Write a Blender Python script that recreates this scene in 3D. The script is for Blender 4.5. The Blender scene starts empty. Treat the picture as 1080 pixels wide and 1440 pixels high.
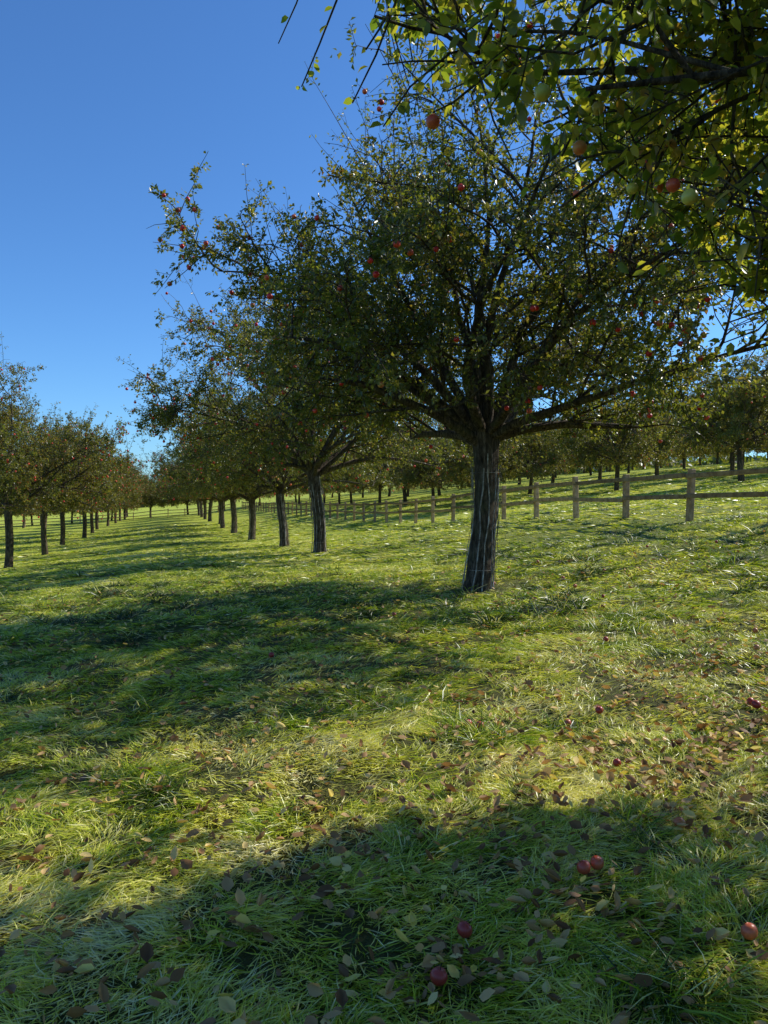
import bpy, math, time, numpy as np
from mathutils import Vector, Matrix
T0_ = time.time()
rng = np.random.default_rng(11)
scene = bpy.context.scene
scene.view_settings.view_transform = 'Standard'
scene.view_settings.look = 'None'
scene.view_settings.exposure = 0

# ------------------------------------------------------------------ noise
_tab = np.random.default_rng(3).random((256, 256))
def vnoise(x, y, s, seed=0):
    x = np.asarray(x, float) / s + seed * 17.31; y = np.asarray(y, float) / s + seed * 9.77
    xi = np.floor(x).astype(int); yi = np.floor(y).astype(int)
    fx = x - xi; fy = y - yi
    fx = fx * fx * (3 - 2 * fx); fy = fy * fy * (3 - 2 * fy)
    g = lambda a, b: _tab[a & 255, b & 255]
    return (g(xi, yi) * (1 - fx) + g(xi + 1, yi) * fx) * (1 - fy) + (g(xi, yi + 1) * (1 - fx) + g(xi + 1, yi + 1) * fx) * fy

# ------------------------------------------------------------------ terrain
RU = np.array([.9627, .2704]); RV = np.array([-.2704, .9627])
def to_uv(x, y): return RU[0] * x + RU[1] * y, RV[0] * x + RV[1] * y
def to_xy(u, v): return u * RU[0] + v * RV[0], u * RU[1] + v * RV[1]
def smooth_table(xs, ys, lo, hi, step, w):
    g = np.arange(lo, hi, step); t = np.interp(g, xs, ys)
    k = np.hanning(int(w / step) | 1); k /= k.sum(); n = len(k) // 2
    return g, np.convolve(np.pad(t, n, mode='edge'), k, mode='valid')
gA, tA = smooth_table([-60, 12, 24, 37, 50, 100, 170, 450, 900], [0, 0, -.15, -.8, -1.05, -1.3, -1.4, 3, 10], -100, 1000, 1, 10)
gB, tB = smooth_table([-300, -60, -20, -7.3, 0, 5, 9, 12.3, 28, 60, 120, 300], [-3.5, -3, -1.6, -.85, -.15, .02, .5, 1.1, 3.0, 6.6, 9, 9], -400, 400, .5, 4)
def height(x, y, micro=True):
    u, v = to_uv(x, y)
    z = np.interp(v, gA, tA) + np.interp(u, gB, tB)
    if micro:
        d = np.hypot(x, y)
        f = np.clip(1 - d / 60, 0, 1)
        z = z + f * (.10 * (vnoise(x, y, 1.7, 1) - .5) + .07 * (vnoise(x, y, .6, 2) - .5))
    return z

# ------------------------------------------------------------------ mesh builder
class MB:
    def __init__(s): s.V = []; s.F = []; s.R = []; s.T = []; s.n = 0
    def add(s, V, faces, mat=0, rnd=None, t=None):
        V = np.asarray(V).reshape(-1, 3)
        for f in faces: s.F.append((np.asarray(f, np.int32) + s.n, mat))
        s.V.append(V)
        s.R.append(np.zeros(len(V)) if rnd is None else np.broadcast_to(rnd, (len(V),)))
        s.T.append(np.zeros(len(V)) if t is None else np.broadcast_to(t, (len(V),)))
        s.n += len(V)
    def build(s, name, mats, smooth=True):
        V = np.concatenate(s.V); me = bpy.data.meshes.new(name)
        me.vertices.add(len(V)); me.vertices.foreach_set('co', V.astype(np.float32).ravel())
        loops = np.concatenate([f.ravel() for f, m in s.F])
        tot = np.concatenate([np.full(len(f), f.shape[1]) for f, m in s.F])
        mi = np.concatenate([np.full(len(f), m) for f, m in s.F])
        st = np.concatenate([[0], np.cumsum(tot)[:-1]])
        me.loops.add(len(loops)); me.loops.foreach_set('vertex_index', loops.astype(np.int32))
        me.polygons.add(len(tot)); me.polygons.foreach_set('loop_start', st.astype(np.int32))
        me.polygons.foreach_set('loop_total', tot.astype(np.int32))
        me.polygons.foreach_set('material_index', mi.astype(np.int32))
        me.polygons.foreach_set('use_smooth', np.full(len(tot), smooth))
        for nm, A in (('rnd', s.R), ('tt', s.T)):
            a = me.attributes.new(nm, 'FLOAT', 'POINT'); a.data.foreach_set('value', np.concatenate(A).astype(np.float32))
        for m in mats: me.materials.append(m)
        me.update(calc_edges=True)
        return me
def obj(name, me, loc=(0, 0, 0)):
    o = bpy.data.objects.new(name, me); o.location = loc; scene.collection.objects.link(o); return o

def norm(a): return a / (np.linalg.norm(a, axis=-1, keepdims=True) + 1e-9)
def stamp(mb, tv, tfaces, P, X, Y, Z, S, mat=0, rnd=None):
    n = len(P); S = np.asarray(S, float)
    if S.ndim == 1: S = S[:, None].repeat(3, 1)
    k = len(tv); tv = np.asarray(tv, float)
    W = P[:, None, :] + (tv[None, :, 0:1] * S[:, None, 0:1]) * X[:, None, :] + (tv[None, :, 1:2] * S[:, None, 1:2]) * Y[:, None, :] + (tv[None, :, 2:3] * S[:, None, 2:3]) * Z[:, None, :]
    off = (np.arange(n) * k)[:, None, None]
    fs = []
    for f in tfaces:
        f = np.asarray(f); fs.append((f[None] + off).reshape(-1, f.shape[1]))
    r = np.repeat(rnd if rnd is not None else np.zeros(n), k)
    mb.add(W.reshape(-1, 3), fs, mat, r)
def frames(D, Nrm):
    X = norm(D); Y = norm(np.cross(Nrm, X)); Z = np.cross(X, Y); return X, Y, Z

def tube(mb, pts, rad, k=6, mat=0, rnd=0.):
    pts = np.asarray(pts, float); n = len(pts); rad = np.asarray(rad, float)
    T = norm(np.gradient(pts, axis=0))
    ref = np.array([0, 0, 1.]) if abs(T[0, 2]) < .9 else np.array([1., 0, 0])
    A = norm(np.cross(T, ref)); B = np.cross(T, A)
    a = np.arange(k) * 2 * np.pi / k
    V = pts[:, None] + rad[:, None, None] * (np.cos(a)[None, :, None] * A[:, None] + np.sin(a)[None, :, None] * B[:, None])
    i = np.arange(n - 1)[:, None] * k; j = np.arange(k)[None]; j2 = (j + 1) % k
    F = np.stack([i + j, i + j2, i + k + j2, i + k + j], -1).reshape(-1, 4)
    mb.add(V.reshape(-1, 3), [F], mat, rnd, np.repeat(np.linspace(0, 1, n), k))

# ------------------------------------------------------------------ materials
def newmat(name):
    m = bpy.data.materials.new(name); m.use_nodes = True; nt = m.node_tree; nt.nodes.clear()
    return m, nt, nt.nodes, nt.links
def ramp(N, L, src, stops):
    r = N.new('ShaderNodeValToRGB'); e = r.color_ramp.elements
    while len(e) < len(stops): e.new(.5)
    for i, (p, c) in enumerate(stops): e[i].position = p; e[i].color = (*c, 1)
    L.new(src, r.inputs[0]); return r.outputs[0]
def mixc(N, L, fac, a, b, mode='MIX'):
    m = N.new('ShaderNodeMix'); m.data_type = 'RGBA'; m.blend_type = mode
    for s, v in ((0, fac), (6, a), (7, b)):
        if isinstance(v, (int, float)): m.inputs[s].default_value = v
        elif isinstance(v, tuple): m.inputs[s].default_value = (*v, 1)
        else: L.new(v, m.inputs[s])
    return m.outputs[2]
def attr(N, nm):
    a = N.new('ShaderNodeAttribute'); a.attribute_name = nm; return a.outputs['Fac']
def noisen(N, L, scale, detail=3, vec=None, rough=.5):
    n = N.new('ShaderNodeTexNoise'); n.inputs['Scale'].default_value = scale; n.inputs['Detail'].default_value = detail
    n.inputs['Roughness'].default_value = rough
    if vec is not None: L.new(vec, n.inputs['Vector'])
    return n.outputs['Fac']

def leaf_mat(name, stops, tstops, trans=.4, rough=.38, spec=.5):
    m, nt, N, L = newmat(name)
    r = attr(N, 'rnd')
    c = ramp(N, L, r, stops); tc = ramp(N, L, r, tstops)
    p = N.new('ShaderNodeBsdfPrincipled'); p.inputs['Roughness'].default_value = rough
    p.inputs['Specular IOR Level'].default_value = spec
    L.new(c, p.inputs['Base Color'])
    t = N.new('ShaderNodeBsdfTranslucent'); L.new(tc, t.inputs['Color'])
    mx = N.new('ShaderNodeMixShader'); mx.inputs[0].default_value = trans
    L.new(p.outputs[0], mx.inputs[1]); L.new(t.outputs[0], mx.inputs[2])
    o = N.new('ShaderNodeOutputMaterial'); L.new(mx.outputs[0], o.inputs[0]); return m
M_leaf = leaf_mat('apple_leaf', [(0, (.05, .07, .014)), (.55, (.085, .10, .02)), (.85, (.16, .14, .035)), (.95, (.30, .19, .05)), (1, (.2, .09, .03))],
                  [(0, (.19, .25, .02)), (.6, (.35, .37, .03)), (.9, (.62, .50, .05)), (1, (.42, .22, .04))], .38, .36, .6)
M_leaf_near = leaf_mat('apple_leaf_foreground', [(0, (.045, .072, .012)), (.6, (.08, .11, .02)), (.88, (.18, .16, .03)), (1, (.26, .14, .04))],
                  [(0, (.22, .33, .02)), (.5, (.44, .50, .03)), (.82, (.85, .74, .05)), (1, (.6, .3, .04))], .52, .4)
M_leaf_far = leaf_mat('apple_leaf_autumn', [(0, (.06, .08, .018)), (.5, (.11, .12, .026)), (.85, (.21, .165, .04)), (1, (.19, .09, .03))],
                  [(0, (.2, .27, .02)), (.6, (.41, .39, .04)), (1, (.42, .22, .04))], .38)
M_fallen = leaf_mat('fallen_leaf', [(0, (.15, .07, .025)), (.35, (.36, .20, .08)), (.7, (.68, .43, .18)), (.88, (.88, .66, .25)), (1, (.88, .70, .12))],
                  [(0, (.2, .08, .02)), (.5, (.6, .30, .07)), (1, (.9, .65, .08))], .26, .6, .3)

def bark_mat():
    m, nt, N, L = newmat('apple_bark')
    tc = N.new('ShaderNodeTexCoord'); mp = N.new('ShaderNodeMapping'); mp.inputs['Scale'].default_value = (1, 1, .2)
    L.new(tc.outputs['Object'], mp.inputs[0])
    n = noisen(N, L, 24, 6, mp.outputs[0], .75); n2 = noisen(N, L, 3.5, 4, tc.outputs['Object'])
    c = ramp(N, L, n, [(.36, (.018, .013, .008)), (.52, (.10, .075, .05)), (.72, (.31, .25, .18))])
    c2 = mixc(N, L, ramp(N, L, n2, [(.5, (0, 0, 0)), (.68, (.4, .4, .4))]), c, (.13, .135, .06))
    p = N.new('ShaderNodeBsdfPrincipled'); p.inputs['Roughness'].default_value = .9; p.inputs['Specular IOR Level'].default_value = .2; L.new(c2, p.inputs['Base Color'])
    b = N.new('ShaderNodeBump'); b.inputs['Strength'].default_value = 1; b.inputs['Distance'].default_value = .07
    L.new(n, b.inputs['Height']); L.new(b.outputs[0], p.inputs['Normal'])
    o = N.new('ShaderNodeOutputMaterial'); L.new(p.outputs[0], o.inputs[0]); return m
M_bark = bark_mat()
def apple_mat(name, stops):
    m, nt, N, L = newmat(name)
    tc = N.new('ShaderNodeTexCoord')
    n = noisen(N, L, 14, 3, tc.outputs['Object'])
    ad = N.new('ShaderNodeMath'); ad.operation = 'MULTIPLY_ADD'; L.new(n, ad.inputs[0]); ad.inputs[1].default_value = .7
    sb = N.new('ShaderNodeMath'); sb.operation = 'SUBTRACT'; L.new(attr(N, 'rnd'), sb.inputs[0]); sb.inputs[1].default_value = .35
    L.new(sb.outputs[0], ad.inputs[2])
    p = N.new('ShaderNodeBsdfPrincipled'); p.inputs['Roughness'].default_value = .4
    L.new(ramp(N, L, ad.outputs[0], stops), p.inputs['Base Color'])
    o = N.new('ShaderNodeOutputMaterial'); L.new(p.outputs[0], o.inputs[0]); return m
M_apple = apple_mat('red_apple', [(0, (.58, .015, .012)), (.6, (.68, .03, .02)), (.88, (.68, .12, .04)), (1, (.55, .3, .06))])
M_apple_d = apple_mat('windfall_apple', [(0, (.30, .03, .02)), (.5, (.42, .05, .03)), (.85, (.48, .17, .06)), (1, (.45, .3, .1))])
M_apple_y = apple_mat('yellow_apple', [(0, (.5, .06, .03)), (.4, (.6, .16, .05)), (.65, (.6, .42, .09)), (1, (.5, .48, .09))])
def guard_mat():
    m, nt, N, L = newmat('weathered_guard_slat')
    tc = N.new('ShaderNodeTexCoord'); n = noisen(N, L, 6, 5, tc.outputs['Object'], .7)
    p = N.new('ShaderNodeBsdfPrincipled'); p.inputs['Roughness'].default_value = .7; p.inputs['Specular IOR Level'].default_value = .3
    L.new(ramp(N, L, n, [(.38, (.09, .07, .05)), (.52, (.27, .235, .19)), (.7, (.58, .54, .47))]), p.inputs['Base Color'])
    o = N.new('ShaderNodeOutputMaterial'); L.new(p.outputs[0], o.inputs[0]); return m
M_guard = guard_mat()
def wood_mat():
    m, nt, N, L = newmat('weathered_fence_wood')
    tc = N.new('ShaderNodeTexCoord')
    n = noisen(N, L, 7, 6, tc.outputs['Object'], .7); r = attr(N, 'rnd')
    c = ramp(N, L, n, [(.3, (.22, .145, .08)), (.5, (.44, .31, .185)), (.72, (.64, .48, .30))])
    c = mixc(N, L, 1., c, ramp(N, L, r, [(0, (.5, .5, .5)), (1, (1.2, 1.15, 1.1))]), 'MULTIPLY')
    p = N.new('ShaderNodeBsdfPrincipled'); p.inputs['Roughness'].default_value = .9; p.inputs['Specular IOR Level'].default_value = .2; L.new(c, p.inputs['Base Color'])
    b = N.new('ShaderNodeBump'); b.inputs['Strength'].default_value = .5; b.inputs['Distance'].default_value = .01
    L.new(n, b.inputs['Height']); L.new(b.outputs[0], p.inputs['Normal'])
    o = N.new('ShaderNodeOutputMaterial'); L.new(p.outputs[0], o.inputs[0]); return m
M_wood = wood_mat()

def grass_mat():
    m, nt, N, L = newmat('grass_blade')
    c = ramp(N, L, attr(N, 'rnd'), [(0, (.045, .085, .006)), (.2, (.19, .32, .012)), (.42, (.55, .65, .03)), (.66, (.88, .84, .15)), (1, (.97, .91, .56))])
    c = mixc(N, L, 1., c, ramp(N, L, attr(N, 'tt'), [(0, (.13, .13, .09)), (.35, (.72, .72, .62)), (.7, (1, 1, 1))]), 'MULTIPLY')  # blade roots darkened: deep shade between blades painted into the colour
    p = N.new('ShaderNodeBsdfPrincipled'); p.inputs['Roughness'].default_value = .38; p.inputs['Specular IOR Level'].default_value = .55
    L.new(c, p.inputs['Base Color'])
    t = N.new('ShaderNodeBsdfTranslucent'); L.new(mixc(N, L, 1., c, (1.12, 1.1, .6), 'MULTIPLY'), t.inputs[0])
    mx = N.new('ShaderNodeMixShader'); mx.inputs[0].default_value = .42
    L.new(p.outputs[0], mx.inputs[1]); L.new(t.outputs[0], mx.inputs[2])
    o = N.new('ShaderNodeOutputMaterial'); L.new(mx.outputs[0], o.inputs[0]); return m
M_grass = grass_mat()
def ground_mat():
    m, nt, N, L = newmat('meadow_ground')
    g = N.new('ShaderNodeNewGeometry')
    n1 = noisen(N, L, .12, 4, g.outputs['Position']); n2 = noisen(N, L, 1.3, 5, g.outputs['Position'], .65); n3 = noisen(N, L, 25, 4, g.outputs['Position'], .7)
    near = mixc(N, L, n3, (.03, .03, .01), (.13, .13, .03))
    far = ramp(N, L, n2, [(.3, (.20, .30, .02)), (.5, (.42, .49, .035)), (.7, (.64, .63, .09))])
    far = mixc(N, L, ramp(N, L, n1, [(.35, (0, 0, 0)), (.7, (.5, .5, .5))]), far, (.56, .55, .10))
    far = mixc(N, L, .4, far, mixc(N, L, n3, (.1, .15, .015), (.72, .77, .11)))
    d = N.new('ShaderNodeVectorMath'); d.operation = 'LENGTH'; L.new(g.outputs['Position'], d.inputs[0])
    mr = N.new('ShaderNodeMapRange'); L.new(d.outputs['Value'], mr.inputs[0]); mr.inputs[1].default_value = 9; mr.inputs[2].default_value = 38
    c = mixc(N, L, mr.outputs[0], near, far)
    p = N.new('ShaderNodeBsdfPrincipled'); p.inputs['Roughness'].default_value = .9; p.inputs['Specular IOR Level'].default_value = .2; L.new(c, p.inputs['Base Color'])
    b = N.new('ShaderNodeBump'); b.inputs['Strength'].default_value = .8; b.inputs['Distance'].default_value = .08
    L.new(n3, b.inputs['Height']); L.new(b.outputs[0], p.inputs['Normal'])
    o = N.new('ShaderNodeOutputMaterial'); L.new(p.outputs[0], o.inputs[0]); return m
M_ground = ground_mat()

# ------------------------------------------------------------------ ground sheet
def axis(lo, hi, step, far):
    a = list(np.arange(lo, hi + 1e-6, step)); s = step; x = a[-1]
    while x < far: s *= 1.12; x += s; a.append(x)
    s = step; x = a[0]; pre = []
    while x > -far: s *= 1.12; x -= s; pre.append(x)
    return np.array(pre[::-1] + a)
ax = axis(-14, 14, .2, 1500); ay = axis(-2, 26, .2, 1500)
GX, GY = np.meshgrid(ax, ay); nx, ny = len(ax), len(ay)
Vg = np.stack([GX, GY, height(GX, GY)], -1).reshape(-1, 3)
i, j = np.meshgrid(np.arange(nx - 1), np.arange(ny - 1)); q = (j * nx + i).ravel()
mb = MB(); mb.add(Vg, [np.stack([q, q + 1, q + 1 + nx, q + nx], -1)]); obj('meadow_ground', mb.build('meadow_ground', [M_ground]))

# ------------------------------------------------------------------ grass (one mesh, real blades)
UROW = 5.14; V1 = 12.3; DV = 11.6
gmb = MB()
def blades(y0, y1, dens, L0, L1, width, segs, zmul=1., kx=.60, mx=1.6):
    A = (kx * (y1 ** 2 - y0 ** 2) + 2 * mx * (y1 - y0)); n = int(A * dens)
    ys = rng.random(n * 3) * (y1 - y0) + y0; hw = kx * ys + mx
    keep = rng.random(n * 3) < hw / (kx * y1 + mx); ys = ys[keep][:n]; hw = hw[keep][:n]
    xs = (rng.random(len(ys)) * 2 - 1) * hw
    if y1 < 12:
        k = len(xs) // 7; c = rng.integers(0, k, len(xs)); bun = rng.random(len(xs)) < .55
        xs = np.where(bun, xs[c] + rng.normal(0, .024, len(xs)), xs); ys = np.where(bun, ys[c] + rng.normal(0, .024, len(ys)), ys)
    u, v = to_uv(xs, ys); dt = np.hypot(u - UROW, v - V1)
    ok = rng.random(len(xs)) > .8 * np.exp(-(dt / .8) ** 2)
    ok &= rng.random(len(xs)) > .78 * np.clip((vnoise(xs, ys, .35, 44) - .58) * 6, 0, 1)
    xs = xs[ok]; ys = ys[ok]; n = len(xs)
    lush = vnoise(xs, ys, 1.1, 9); cl = vnoise(xs, ys, .38, 8); tuftm = np.clip((cl - .64) * 7, 0, 1) * (vnoise(xs, ys, 2.5, 19) > .38)
    az = 2 * np.pi * (.8 * vnoise(xs, ys, 1.3, 5) + .75 * vnoise(xs, ys, .32, 6) + .35 * vnoise(xs, ys, .12, 7)) + rng.normal(0, .6, n)
    Ln = rng.uniform(L0, L1, n) * (.6 + .8 * lush) * (1 + .7 * tuftm)
    el = rng.uniform(.0, .6, n) * (.5 + .8 * lush) + .7 * tuftm * rng.random(n); up = rng.random(n) < .09; el = np.where(up, rng.uniform(.7, 1.3, n), el); Ln = np.where(up, Ln * .7, Ln)
    az = np.where(up | (rng.random(n) < .35 * tuftm), rng.random(n) * 6.28, az)
    cu = rng.uniform(.5, 1.5, n); zb = height(xs, ys); tw = rng.normal(0, .6, n)
    cur = np.stack([xs, ys, zb - .01], -1); pts = [cur.copy()]; ts = np.linspace(0, 1, segs + 1)
    lift = rng.random(n) * .04 * zmul
    for k in range(segs):
        e = el - cu * ts[k + 1] * .8; a2 = az + tw * ts[k + 1]
        D = np.stack([np.cos(e) * np.cos(a2), np.cos(e) * np.sin(a2), np.sin(e) * zmul], -1)
        cur = cur + D * (Ln / segs)[:, None]; cur[:, 2] = np.maximum(cur[:, 2], zb + .006 + lift * (k + 1) / segs); pts.append(cur.copy())
    rol = rng.normal(0, .55, n)
    W = np.stack([-np.sin(az) * np.cos(rol), np.cos(az) * np.cos(rol), np.sin(rol)], -1) * (width * rng.uniform(.6, 1.25, n))[:, None] * .5
    pat = .35 * vnoise(xs, ys, 2.6, 31) + .35 * vnoise(xs, ys, .6, 32) + .3 * vnoise(xs, ys, .2, 37)
    big = vnoise(xs, ys, 7, 33)
    col = .04 + 1.25 * (pat - .30) + .28 * (big - .5) + .42 * rng.random(n) - .42 * tuftm
    col = np.where(rng.random(n) < .14, rng.uniform(.7, 1, n), col); col = np.where(up, col - .12, col)
    col = np.clip(col, 0, 1)
    if segs == 3:
        V = np.stack([pts[0] - W * .7, pts[0] + W * .7, pts[1] - W, pts[1] + W, pts[2] - W * .75, pts[2] + W * .75, pts[3]], 1)
        o = (np.arange(n) * 7)[:, None]; F = [np.concatenate([o + [0, 1, 3, 2], o + [2, 3, 5, 4]]), o + [4, 5, 6]]; tt = [0, 0, .4, .4, .8, .8, 1.]
    else:
        V = np.stack([pts[0] - W * .8, pts[0] + W * .8, pts[1] - W, pts[1] + W, pts[2]], 1)
        o = (np.arange(n) * 5)[:, None]; F = [o + [0, 1, 3, 2], o + [2, 3, 4]]; tt = [0, 0, .5, .5, 1.]
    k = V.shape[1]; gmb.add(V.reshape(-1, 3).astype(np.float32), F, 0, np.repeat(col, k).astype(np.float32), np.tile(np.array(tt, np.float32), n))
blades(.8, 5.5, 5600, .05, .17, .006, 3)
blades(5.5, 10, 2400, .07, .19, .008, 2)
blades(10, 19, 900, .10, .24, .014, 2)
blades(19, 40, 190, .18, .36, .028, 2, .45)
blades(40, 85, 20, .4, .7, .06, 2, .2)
obj('grass', gmb.build('grass', [M_grass])); del gmb

# ------------------------------------------------------------------ templates
LEAF4 = (np.array([[0, 0, 0], [.5, .27, .08], [1, 0, -.06], [.5, -.27, .08]]), [np.array([[0, 2, 1], [0, 3, 2]])])
LEAF8 = (np.array([[0, 0, 0], [.33, 0, -.01], [.68, 0, -.04], [1, 0, -.13], [.28, .25, .06], [.64, .23, .03], [.28, -.25, .06], [.64, -.23, .03]]),
         [np.array([[0, 1, 4], [2, 3, 5], [0, 6, 1], [2, 7, 3]]), np.array([[1, 2, 5, 4], [1, 6, 7, 2]])])
LEAFD = (np.array([[0, 0, 0], [.33, .02, -.05], [.68, -.02, -.02], [1, .06, .10], [.25, .24, .10], [.60, .30, .14], [.30, -.30, .04], [.66, -.22, .12]]),
         [np.array([[0, 1, 4], [2, 3, 5], [0, 6, 1], [2, 7, 3]]), np.array([[1, 2, 5, 4], [1, 6, 7, 2]])])
def apple_template(k=8, m=6):
    V = [[0, 0, .72]]
    for a in range(1, m):
        ph = math.pi * a / m; r = math.sin(ph) * (1 + .06 * math.cos(ph)); z = math.cos(ph) * .92
        if a == 1: z = .86; r = .55
        if a == m - 1: z = -.84; r = .42
        for b in range(k): V.append([r * math.cos(2 * math.pi * b / k), r * math.sin(2 * math.pi * b / k), z])
    V.append([0, 0, -.74]); T = []; Q = []
    for b in range(k):
        T.append([0, 1 + b, 1 + (b + 1) % k]); e = 1 + (m - 2) * k; T.append([len(V) - 1, e + (b + 1) % k, e + b])
        for a in range(m - 2): s = 1 + a * k; Q.append([s + b, s + k + b, s + k + (b + 1) % k, s + (b + 1) % k])
    return np.array(V), [np.array(T), np.array(Q)]
AP_LO = apple_template(7, 5); AP_HI = apple_template(20, 12)

# ------------------------------------------------------------------ trees
def envelope(cx, cy, cz, rx, rz, zmin, seed, extra=None):
    """crown outline: a lumpy ellipsoid with a browse line under it"""
    def f(p):
        if p[2] < zmin: return False
        x, y, z = p[0] - cx, p[1] - cy, p[2] - cz
        a = math.atan2(y, x); k = 1 + .12 * math.sin(3 * a + seed) + .08 * math.sin(5 * a + 2 * z + seed * 2)
        if (x * x + y * y) / (rx * k) ** 2 + (z / rz) ** 2 * (1 if z > 0 else .5) < 1: return True
        return extra is not None and extra(p)
    return f
def make_tree(name, seed, fork=2.7, rt=.19, R=5.2, nl=7, leaders=3, n2=11, n3=8, n4=5, nleaf=9, lsize=.07, sprouts=60,
              extra=(), leafmat=None, apples=110, cull=None, leaf_t=LEAF4, guard=True, applemat=None, ap_t=AP_LO, origin=(0, 0, 0), droop=.11, twk=3, top=1.0, els=(28, 46, 34, 56), sp_h=1.8, leanx=None, limbr=1., appow=4, thin_top=None, aps=(.034, .046)):
    r = np.random.default_rng(seed); mb = MB(); O = np.array(origin, float)
    LP = []; LD = []; LR = []
    def ok(p): return cull is None or cull(p + O)
    def grow(p, d, L, ns, wig, cv):
        pts = [np.array(p, float)]; d = np.array(d, float); st = L / ns
        for _ in range(ns):
            d = d + r.normal(0, wig, 3) + np.array(cv) * st; d /= math.sqrt(d @ d)
            pts.append(pts[-1] + d * st)
        return np.array(pts)
    def at(pts, t):
        f = t * (len(pts) - 1); i = min(int(f), len(pts) - 2); w = f - i
        dd = pts[i + 1] - pts[i]
        return pts[i] * (1 - w) + pts[i + 1] * w, dd / (math.sqrt(dd @ dd) + 1e-9)
    def side(d, mix, up=0.):
        v = r.normal(0, 1, 3); v -= d * v.dot(d); v /= math.sqrt(v @ v)
        w = d * mix + v * math.sqrt(1 - mix * mix); w[2] += up; return w / math.sqrt(w @ w)
    hz = np.array([-.3, 0, .12, .5, 1.1, 1.7, 2.2, fork]); lean = r.normal(0, .04, 2)
    if leanx is not None: lean = np.array([leanx, .0])
    tp = np.stack([lean[0] * hz + .035 * np.sin(hz * 2 + seed), lean[1] * hz + .035 * np.cos(hz * 1.7 + seed), hz], -1); tp[:, :2] -= tp[1, :2]; tp[0, :2] = 0
    # fluted, gnarled trunk
    tz = np.linspace(0, 1, 24); tzz = np.interp(tz, np.linspace(0, 1, 8), hz); kk_ = 20; aa = np.arange(kk_) * 2 * np.pi / kk_
    cxs = np.interp(tzz, hz, tp[:, 0]); cys = np.interp(tzz, hz, tp[:, 1]); rr_ = rt * np.interp(tzz, hz, [1.45, 1.25, 1.1, 1.0, .95, .93, .98, 1.1])
    flu = 1 + .07 * np.sin(3 * aa[None] + 1.2 * tzz[:, None] + seed) + .045 * np.sin(7 * aa[None] - .8 * tzz[:, None]) + r.normal(0, .018, (24, kk_))
    V = np.stack([cxs[:, None] + rr_[:, None] * flu * np.cos(aa), cys[:, None] + rr_[:, None] * flu * np.sin(aa), np.repeat(tzz[:, None], kk_, 1)], -1).reshape(-1, 3)
    i_ = np.arange(23)[:, None] * kk_; j_ = np.arange(kk_)[None]; j2_ = (j_ + 1) % kk_
    mb.add(V, [np.stack([i_ + j_, i_ + j2_, i_ + kk_ + j2_, i_ + kk_ + j_], -1).reshape(-1, 4)], 0)
    top_p = tp[-1]
    limbs = []
    for i in range(nl):
        az = 2 * math.pi * (i + r.uniform(-.25, .25)) / nl; el = math.radians(els[i % 4] + r.uniform(-5, 5)); limbs.append((az, el, R * r.uniform(.85, 1.1), droop, .085 * limbr * rt / .19 * r.uniform(.7, 1.1)))
    for i in range(leaders):
        az = 2 * math.pi * (i + r.uniform(-.3, .3)) / leaders + .5; limbs.append((az, math.radians(r.uniform(62, 82)), R * top * r.uniform(.85, 1.05), .03, .085 * limbr * rt / .19))
    limbs += list(extra)
    twigs = []
    for li, (az, el, L, dr, rad) in enumerate(limbs):
        d = np.array([math.cos(el) * math.cos(az), math.cos(el) * math.sin(az), math.sin(el)])
        p0 = top_p + np.array([0, 0, r.uniform(-.35, -.02)]) + d * .02
        l1 = grow(p0, d, L, 9, .12, (0, 0, -dr))
        lr = rad * (1 - np.linspace(0, 1, 10)) ** 1.3 + .012
        if cull is not None:
            bad = [k for k in range(3, 10) if not ok(l1[k])]
            if bad: kx_ = max(bad[0] - 1, 2); l1 = l1[:kx_ + 1]; lr = lr[:kx_ + 1].copy(); lr[-1] = .01
        tube(mb, l1, lr, 8, 0)
        for b in range(n2):
            t = .2 + .8 * (b + r.random()) / n2; p, dd = at(l1, min(t, 1))
            L2 = R * .42 * r.uniform(.6, 1.2) * (1.15 - .5 * t)
            l2 = grow(p, side(dd, r.uniform(.3, .75), .12), L2, 6, .14, (0, 0, -.12 * r.random()))
            if not ok(l2[3]): continue
            if not ok(l2[-1]): l2 = l2[:5]
            tube(mb, l2, np.linspace(.03 * limbr * (1.2 - .5 * t), .007, len(l2)), 5, 0)
            dens = r.choice([.45, .9, 1.15, 1.4])
            if thin_top is not None and l2[-1][2] > thin_top: dens *= .6
            for c in range(n3):
                t3 = .15 + .85 * (c + r.random()) / n3; p, dd = at(l2, min(t3, 1))
                l3 = grow(p, side(dd, r.uniform(.3, .8), .05), r.uniform(.4, 1.0) * R / 5.2, 4, .18, (0, 0, -.35 * r.random()))
                if not ok(l3[2]): continue
                tube(mb, l3, np.linspace(.010, .004, 5), twk, 0); twigs.append((l3, dens * .7))
                for e in range(n4):
                    p, dd = at(l3, r.uniform(.15, 1)); l4 = grow(p, side(dd, r.uniform(.2, .8), .05), r.uniform(.12, .36), 2, .2, (0, 0, 0))
                    if not ok(l4[-1]): continue
                    if twk > 3 or e < 2: tube(mb, l4, np.array([.0045, .0035, .0025]), 3, 0)
                    twigs.append((l4, dens))
    ups = [tw for tw, _ in twigs if tw[0][2] > fork + sp_h]
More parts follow.
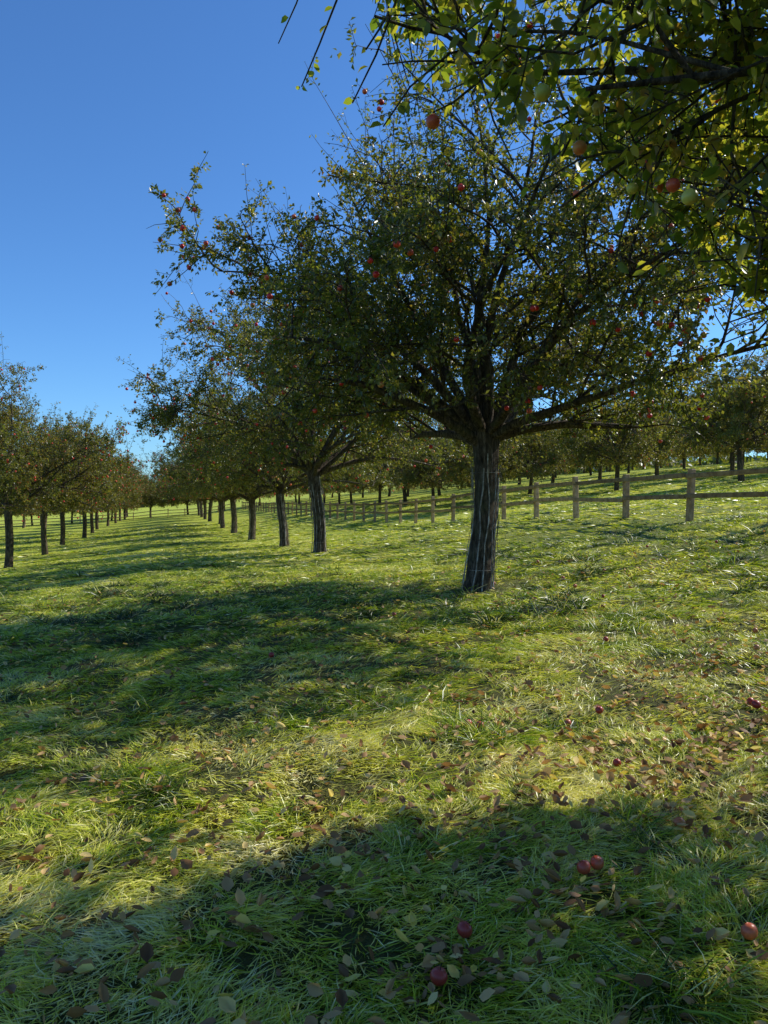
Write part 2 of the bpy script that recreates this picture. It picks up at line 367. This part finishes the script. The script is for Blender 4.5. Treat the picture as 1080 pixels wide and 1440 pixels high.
    if ups:
        for s in range(sprouts):
            base = ups[r.integers(len(ups))][0]; out = base - np.array([0, 0, 1.]); out[2] = 0; out = out / (np.linalg.norm(out) + .1)
            d = np.array([0, 0, 1.]) + out * .35 + r.normal(0, .18, 3); l = grow(base, norm(d), r.uniform(.6, 2.0), 6, .06, (0, 0, 0))
            tube(mb, l, np.linspace(.010, .003, 7), 3, 0)
            for q in range(int(nleaf * 1.5)):
                p, dd = at(l, r.uniform(.2, 1)); LP.append(p); LD.append(side(dd, .4))
            for q in range(3):
                p, dd = at(l, r.uniform(.2, .9)); l4 = grow(p, side(dd, .7), r.uniform(.15, .45), 2, .1, (0, 0, .2)); tube(mb, l4, np.array([.004, .003, .002]), 3, 0)
                for z in range(5): p, dd = at(l4, r.random()); LP.append(p); LD.append(side(dd, .5))
    A = np.concatenate([np.stack([tw[:-1], tw[1:]], 1) for tw, de in twigs]); wgt = np.concatenate([np.full(len(tw) - 1, nleaf * de / (len(tw) - 1)) for tw, de in twigs])
    cnt = r.poisson(wgt); ii = np.repeat(np.arange(len(A)), cnt); f = r.random((len(ii), 1)); P2 = A[ii, 0] * (1 - f) + A[ii, 1] * f
    dd = norm(A[ii, 1] - A[ii, 0]); vv = r.normal(0, 1, dd.shape); vv = norm(vv - dd * (vv * dd).sum(1, keepdims=True)); D2 = dd * .45 + vv * .89
    LP = np.concatenate([np.array(LP).reshape(-1, 3), P2]); LD = np.concatenate([np.array(LD).reshape(-1, 3), D2]); n = len(LP)
    LR = np.clip(r.random(n) * .8 + .4 * (vnoise(LP[:, 0] + LP[:, 2], LP[:, 1], .9, seed) - .3), 0, 1)
    LD[:, 2] -= .35; LP = LP + norm(LD) * .015
    Nn = r.normal(0, .75, (n, 3)); Nn[:, 2] += .8
    X, Y, Z = frames(LD, norm(Nn)); S = lsize * r.uniform(.65, 1.25, n)
    S3 = np.stack([S, S * r.uniform(.85, 1.25, n), S * r.uniform(.3, 2.2, n)], -1)
    stamp(mb, *leaf_t, LP, X, Y, Z, S3, 1, LR)
    ends = np.array([tw[-1] for tw, de in twigs]); c0 = ends.mean(0); dist = np.linalg.norm(ends - c0, axis=1); pw = dist ** appow; pw /= pw.sum()
    ei = r.choice(len(ends), min(apples, len(ends)), replace=False, p=pw)
    ap = ends[ei] - np.array([0, 0, .05]); na_ = len(ap); up = np.tile([0., 0, 1.], (na_, 1)) + r.normal(0, .25, (na_, 3))
    X, Y, Z = frames(np.cross(up, [1., .2, 0]), up); stamp(mb, *ap_t, ap, X, Y, Z, r.uniform(aps[0], aps[1], na_), 2, r.random(na_))
    for a_, s in zip(ap, ends[ei]): tube(mb, np.array([s, a_ + [0, 0, .025]]), np.array([.0015, .0015]), 3, 0)
    if guard:
        ng_ = 12; H = 2.2
        for k in range(ng_):
            a = 2 * math.pi * k / ng_ + r.normal(0, .1); rr = rt * 1.16
            c = np.array([math.cos(a), math.sin(a), 0]); tng = np.array([-math.sin(a), math.cos(a), 0])
            zz = np.linspace(.0, H + r.normal(0, .16), 7); rad = rr * np.array([1.18, 1.06, 1.0, .98, 1.0, 1.0, 1.07]) + r.normal(0, .012, 7)
            ctr = np.stack([np.interp(zz, hz, tp[:, 0]), np.interp(zz, hz, tp[:, 1]), zz], -1) + c * rad[:, None] + tng * (r.normal(0, .014, 7))[:, None]
            w = r.uniform(.005, .016); V = np.stack([ctr - tng * w, ctr + tng * w, ctr + tng * w + c * .007, ctr - tng * w + c * .007], 1).reshape(-1, 3)
            i0 = np.arange(6)[:, None] * 4; F = np.concatenate([i0 + [a1, (a1 + 1) % 4, 4 + (a1 + 1) % 4, 4 + a1] for a1 in range(4)]); mb.add(V, [F], 3)
        for hh in (.35, 2.0):
            a = np.linspace(0, 2 * math.pi, 25); cx = np.interp(hh, hz, tp[:, 0]); cy = np.interp(hh, hz, tp[:, 1])
            tube(mb, np.stack([cx + rt * 1.17 * np.cos(a), cy + rt * 1.17 * np.sin(a), np.full(25, hh)], -1), np.full(25, .004), 4, 3)
    print(name, 'leaves', n, 'height', LP[:, 2].max(), 'T', time.time() - T0_)
    return mb.build(name, [M_bark, leafmat or M_leaf, applemat or M_apple, M_guard])

def plant(me, u, v, rz, s=1.0, name='apple_tree'):
    x, y = to_xy(u, v); z = float(height(x, y)); o = obj(name, me, (x, y, z - .02)); o.rotation_euler = (0, 0, rz); o.scale = (s, s, s); return o

arm = lambda p: p[0] < -1.0 and p[0] > -5.6 and p[2] > 5.0 and p[2] < 7.3 and abs(p[1]) < 1.1
me1 = make_tree('apple_tree_main', 5, R=6.5, nl=13, leaders=5, n2=12, n3=10, n4=6, nleaf=10, sprouts=130, rt=.21, top=.88, leanx=.035, appow=3, thin_top=7.0,
                extra=[(math.radians(178), math.radians(52), 7.0, .13, .075)], apples=360, lsize=.076, droop=.10, cull=envelope(1.05, 0, 5.0, 5.4, 3.8, 2.75, 1, arm), aps=(.036, .048))
plant(me1, UROW, V1, 0)
meB = make_tree('apple_tree_row', 21, R=6.4, nl=12, leaders=5, n2=11, n3=9, n4=5, nleaf=10, sprouts=100, apples=320, lsize=.085, droop=.10, appow=3.5, cull=envelope(0, 0, 5.0, 6.4, 4.2, 2.8, 2), aps=(.036, .05))
meC = make_tree('apple_tree_row2', 33, R=5.3, nl=10, leaders=5, n2=10, n3=8, n4=5, nleaf=11, sprouts=70, apples=260, rt=.16, lsize=.09, droop=.10, leafmat=M_leaf_far, guard=False, cull=envelope(0, 0, 4.9, 5.0, 3.8, 2.4, 3))
meD = make_tree('apple_tree_autumn', 44, fork=1.9, rt=.14, R=4.5, nl=10, leaders=4, n2=10, n3=7, n4=4, nleaf=14, sprouts=40, apples=60, lsize=.09, leafmat=M_leaf_far, guard=False, droop=.13, cull=envelope(0, 0, 3.6, 4.7, 2.9, 1.4, 4))
for k in range(1, 11): plant(meB, UROW + rng.normal(0, .2), V1 + DV * k + (1.2 if k == 1 else .6) , rng.random() * 6.28, rng.uniform(.97, 1.06))
for k in range(0, 12): plant(meC, -7.4 + rng.normal(0, .25), 39.5 + DV * k, rng.random() * 6.28, rng.uniform(1.0, 1.14))
for k in range(0, 8): plant(meC, -20 + rng.normal(0, .3), 56 + DV * k, rng.random() * 6.28, rng.uniform(.85, .98))
for k in range(15): plant(meD, -72 + 6.3 * k, 140 + rng.normal(0, 1), rng.random() * 6.28, rng.uniform(1.0, 1.25))
for row, (uu, v0, cnt, dv) in enumerate([(20, 47, 12, 9), (28, 33.5, 12, 11), (40, 30, 14, 9), (52, 34, 14, 9), (65, 40, 14, 8), (77, 36, 14, 8)]):
    for k in range(cnt): plant(meD, uu + rng.normal(0, .4), v0 + dv * k + rng.normal(0, .4), rng.random() * 6.28, rng.uniform(.95, 1.25))

# near tree beside the photographer
u0, v0 = UROW, V1 - DV + .2; x0, y0 = to_xy(u0, v0); z0 = float(height(x0, y0))
def cull0(p):
    if not (p[2] > 1.6 + .60 * max(p[1], 0) - .75 * p[0] and p[2] > 2.3 and p[2] < 6.2): return False
    if math.hypot(p[0] - x0, p[1] - y0) > 6.2 or p[0] ** 2 + p[1] ** 2 + (p[2] - 1.6) ** 2 < 4.4: return False
    # crown shaped for its shadow: parts casting it past the foreground are dropped
    sy = p[1] - .58 * p[2]; sx = p[0] - 1.09 * p[2]
    return sy < 4.05 + .22 * max(sx, 0) + .25 * math.sin(p[0] * 2.3)
me0 = make_tree('apple_tree_near', 77, R=6.0, nl=12, leaders=2, n2=12, n3=10, n4=5, nleaf=10, sprouts=0, leaf_t=LEAF8, lsize=.076, leafmat=M_leaf_near, cull=cull0, els=(22, 34, 28, 42),
                applemat=M_apple_y, ap_t=apple_template(12, 8), apples=240, origin=(x0, y0, z0), twk=4, droop=.06, limbr=.6, appow=1.5, aps=(.030, .040),
                extra=[(math.radians(152), math.radians(32), 5.4, .05, .035), (math.radians(140), math.radians(34), 5.2, .06, .04), (math.radians(120), math.radians(32), 5.4, .07, .035), (math.radians(95), math.radians(36), 5.8, .06, .035)])
obj('apple_tree', me0, (x0, y0, z0))

# ------------------------------------------------------------------ fallen leaves and apples
nf = 110000; fx = rng.uniform(-7, 8, nf); fy = rng.uniform(.6, 16, nf)
pr = .09 + .8 * np.exp(-((fx - 2.8) ** 2 / 6 + (fy - 3.2) ** 2 / 12)) + .2 * np.exp(-((fy - 2.6) ** 2) / 4)
pr *= np.clip(2.6 * (.45 * vnoise(fx, fy, .6, 12) + .55 * vnoise(fx, fy, .2, 13)) - .6, .12, 1.5) * np.clip(1.4 - fy / 14, .2, 1)
k = rng.random(nf) < pr * .85; fx = fx[k]; fy = fy[k]; n = len(fx)
P = np.stack([fx, fy, height(fx, fy) + rng.uniform(.015, .08, n)], -1)
a = rng.random(n) * 6.28; D = np.stack([np.cos(a), np.sin(a), rng.normal(0, .35, n)], -1); Nn = rng.normal(0, .5, (n, 3)); Nn[:, 2] += 1
X, Y, Z = frames(D, norm(Nn)); S = rng.uniform(.035, .085, n)
mb = MB(); stamp(mb, *LEAFD, P, X, Y, Z, np.stack([S, S * rng.uniform(.5, 1.2, n), S * rng.uniform(-1.5, 2.6, n)], -1), 0, rng.random(n) ** 1.1)
obj('fallen_leaves', mb.build('fallen_leaves', [M_fallen])); print('fallen', n)
na2 = 80; axx = rng.uniform(-3, 7, na2); ayy = rng.uniform(4.2, 16, na2)
kk = rng.random(na2) < (.12 + .7 * np.exp(-((axx - 3.0) ** 2) / 5)); axx = axx[kk]; ayy = ayy[kk]
mb = MB(); n = len(axx); up = rng.normal(0, 1, (n, 3)); X, Y, Z = frames(np.cross(up, [1., .2, 0.1]), norm(up)); s = rng.uniform(.026, .034, n)
stamp(mb, *AP_HI, np.stack([axx, ayy, height(axx, ayy) + .045], -1), X, Y, Z, s, 0, rng.random(n))
obj('fallen_apples', mb.build('fallen_apples', [M_apple_d]))
for (px, py, ty) in [(.19, 2.66, 0), (.31, 2.95, 0), (1.36, 2.85, 1), (.95, 3.42, 1), (.88, 3.38, 1), (1.5, 3.9, 1), (.68, 5.45, 0), (.6, 5.5, 0), (1.65, 5.9, 0)]:
    mb = MB(); up = np.array([[rng.normal(0, .5), rng.normal(0, .5), 1.]]); X, Y, Z = frames(np.cross(up, [1., .2, 0.1]), norm(up))
    stamp(mb, *AP_HI, np.zeros((1, 3)), X, Y, Z, np.array([.031]), 0, np.array([rng.random()]))
    tube(mb, np.array([[0, 0, .02], [.004, 0, .045]]) @ np.stack([X[0], Y[0], Z[0]]), np.array([.0018, .0014]), 5, 1)
    obj('apple', mb.build('apple', [M_apple_y if ty else M_apple_d, M_bark]), (px, py, float(height(px, py)) + .06))

# ------------------------------------------------------------------ fence
def cbox(mb, a, b, w, h, upv, rnd, ch=.012):
    a = np.array(a, float); b = np.array(b, float); d = norm(b - a); s = norm(np.cross(d, upv)); u_ = np.cross(s, d)
    w2, h2 = w / 2, h / 2
    sec = [(-w2 + ch, -h2), (w2 - ch, -h2), (w2, -h2 + ch), (w2, h2 - ch), (w2 - ch, h2), (-w2 + ch, h2), (-w2, h2 - ch), (-w2, -h2 + ch)]
    rings = []
    for p, sc_ in ((a, .85), (a + d * ch, 1), (b - d * ch, 1), (b, .82)): rings.append([p + s * x * sc_ + u_ * y * sc_ for x, y in sec])
    V = np.array(rings).reshape(-1, 3); F = [[r_ * 8 + i, r_ * 8 + (i + 1) % 8, r_ * 8 + 8 + (i + 1) % 8, r_ * 8 + 8 + i] for r_ in range(3) for i in range(8)]
    mb.add(V, [np.array(F), np.array([[7, 6, 5, 4, 3, 2, 1, 0], [24, 25, 26, 27, 28, 29, 30, 31]])], 0, rnd)
def fence(name, pts):
    mb = MB(); tops = []
    for (x, y) in pts:
        z = float(height(x, y, False)); jx, jy = rng.normal(0, .03, 2); H = 1.27 + rng.normal(0, .035)
        cbox(mb, (x, y, z - .3), (x + jx, y + jy, z + H), .16 + rng.normal(0, .01), .13, np.array([RU[0], RU[1], 0]), rng.uniform(.5, 1)); tops.append((x, y, z))
    for k in range(len(pts) - 1):
        A = np.array(tops[k]); B = np.array(tops[k + 1])
        off = np.array([-RU[0], -RU[1], 0]) * .1 if abs((B - A)[:2] @ RU) < abs((B - A)[:2] @ RV) else np.array([-RV[0], -RV[1], 0]) * .1
        for hh in (.58, 1.1):
            za, zb = rng.normal(0, .03, 2); e = norm(B - A) * .004
            cbox(mb, A + off + [0, 0, hh + za] + e, B + off + [0, 0, hh + zb] - e, .055, .115, np.array([0, 0, 1.]), rng.uniform(0, .7))
    obj(name, mb.build(name, [M_wood], smooth=False))
fence('wooden_fence', [to_xy(12.3, v) for v in np.arange(16.2 - 2.7 * 6, 135, 2.7)])
fence('wooden_fence', [to_xy(u, 132.) for u in np.arange(-70, 12, 2.7)])

# ------------------------------------------------------------------ distant tree line
mb = MB()
for k in range(260):
    th = math.radians(rng.uniform(-62, 62)); d = rng.uniform(230, 420); cx, cy = d * math.sin(th), d * math.cos(th); cz = float(height(cx, cy, False))
    w = rng.uniform(5, 10); hgt = rng.uniform(5.5, 9.5); m_ = 190
    v = norm(rng.normal(0, 1, (m_, 3))); v[:, 2] = np.abs(v[:, 2]); P = np.array([cx, cy, cz]) + v * np.array([w, w, hgt]) * (.75 + .3 * rng.random((m_, 1)))
    Nn = norm(v + rng.normal(0, .5, (m_, 3))); X, Y, Z = frames(rng.normal(0, 1, (m_, 3)), Nn)
    stamp(mb, *LEAF4, P, X, Y, Z, np.stack([np.full(m_, 2.2), np.full(m_, 3.2), np.full(m_, 1.)], -1), 0, rng.random(m_) * .7)
obj('distant_tree_line', mb.build('distant_tree_line', [M_leaf]))

# ------------------------------------------------------------------ light, sky, camera
el = math.radians(39); az = math.radians(62)
sv = Vector((math.cos(el) * math.sin(az), math.cos(el) * math.cos(az), math.sin(el)))
ld = bpy.data.lights.new('sun', 'SUN'); ld.energy = 5.0; ld.angle = math.radians(.5); ld.color = (1, .96, .87)
lo = bpy.data.objects.new('sun', ld); lo.rotation_euler = sv.to_track_quat('Z', 'Y').to_euler(); scene.collection.objects.link(lo)
w = bpy.data.worlds.new('World'); scene.world = w; w.use_nodes = True; N = w.node_tree.nodes; L = w.node_tree.links
sky = N.new('ShaderNodeTexSky'); sky.sky_type = 'NISHITA'; sky.sun_disc = False; sky.sun_elevation = el; sky.sun_rotation = az
sky.altitude = 100; sky.air_density = 1.0; sky.dust_density = .2; sky.ozone_density = 3
bg = N['Background']; bg.inputs[1].default_value = .078; L.new(mixc(N, L, 1., sky.outputs[0], (.90, 1.5, 2.15), 'MULTIPLY'), bg.inputs[0])
cd = bpy.data.cameras.new('camera'); cd.lens = 27.2; cd.sensor_width = 36; cd.clip_end = 5000; cd.clip_start = .05
co = bpy.data.objects.new('camera', cd); co.location = (0, 0, 1.6); co.rotation_euler = (math.radians(90 - 1.05), 0, 0); scene.collection.objects.link(co); scene.camera = co
print('T total', time.time() - T0_)
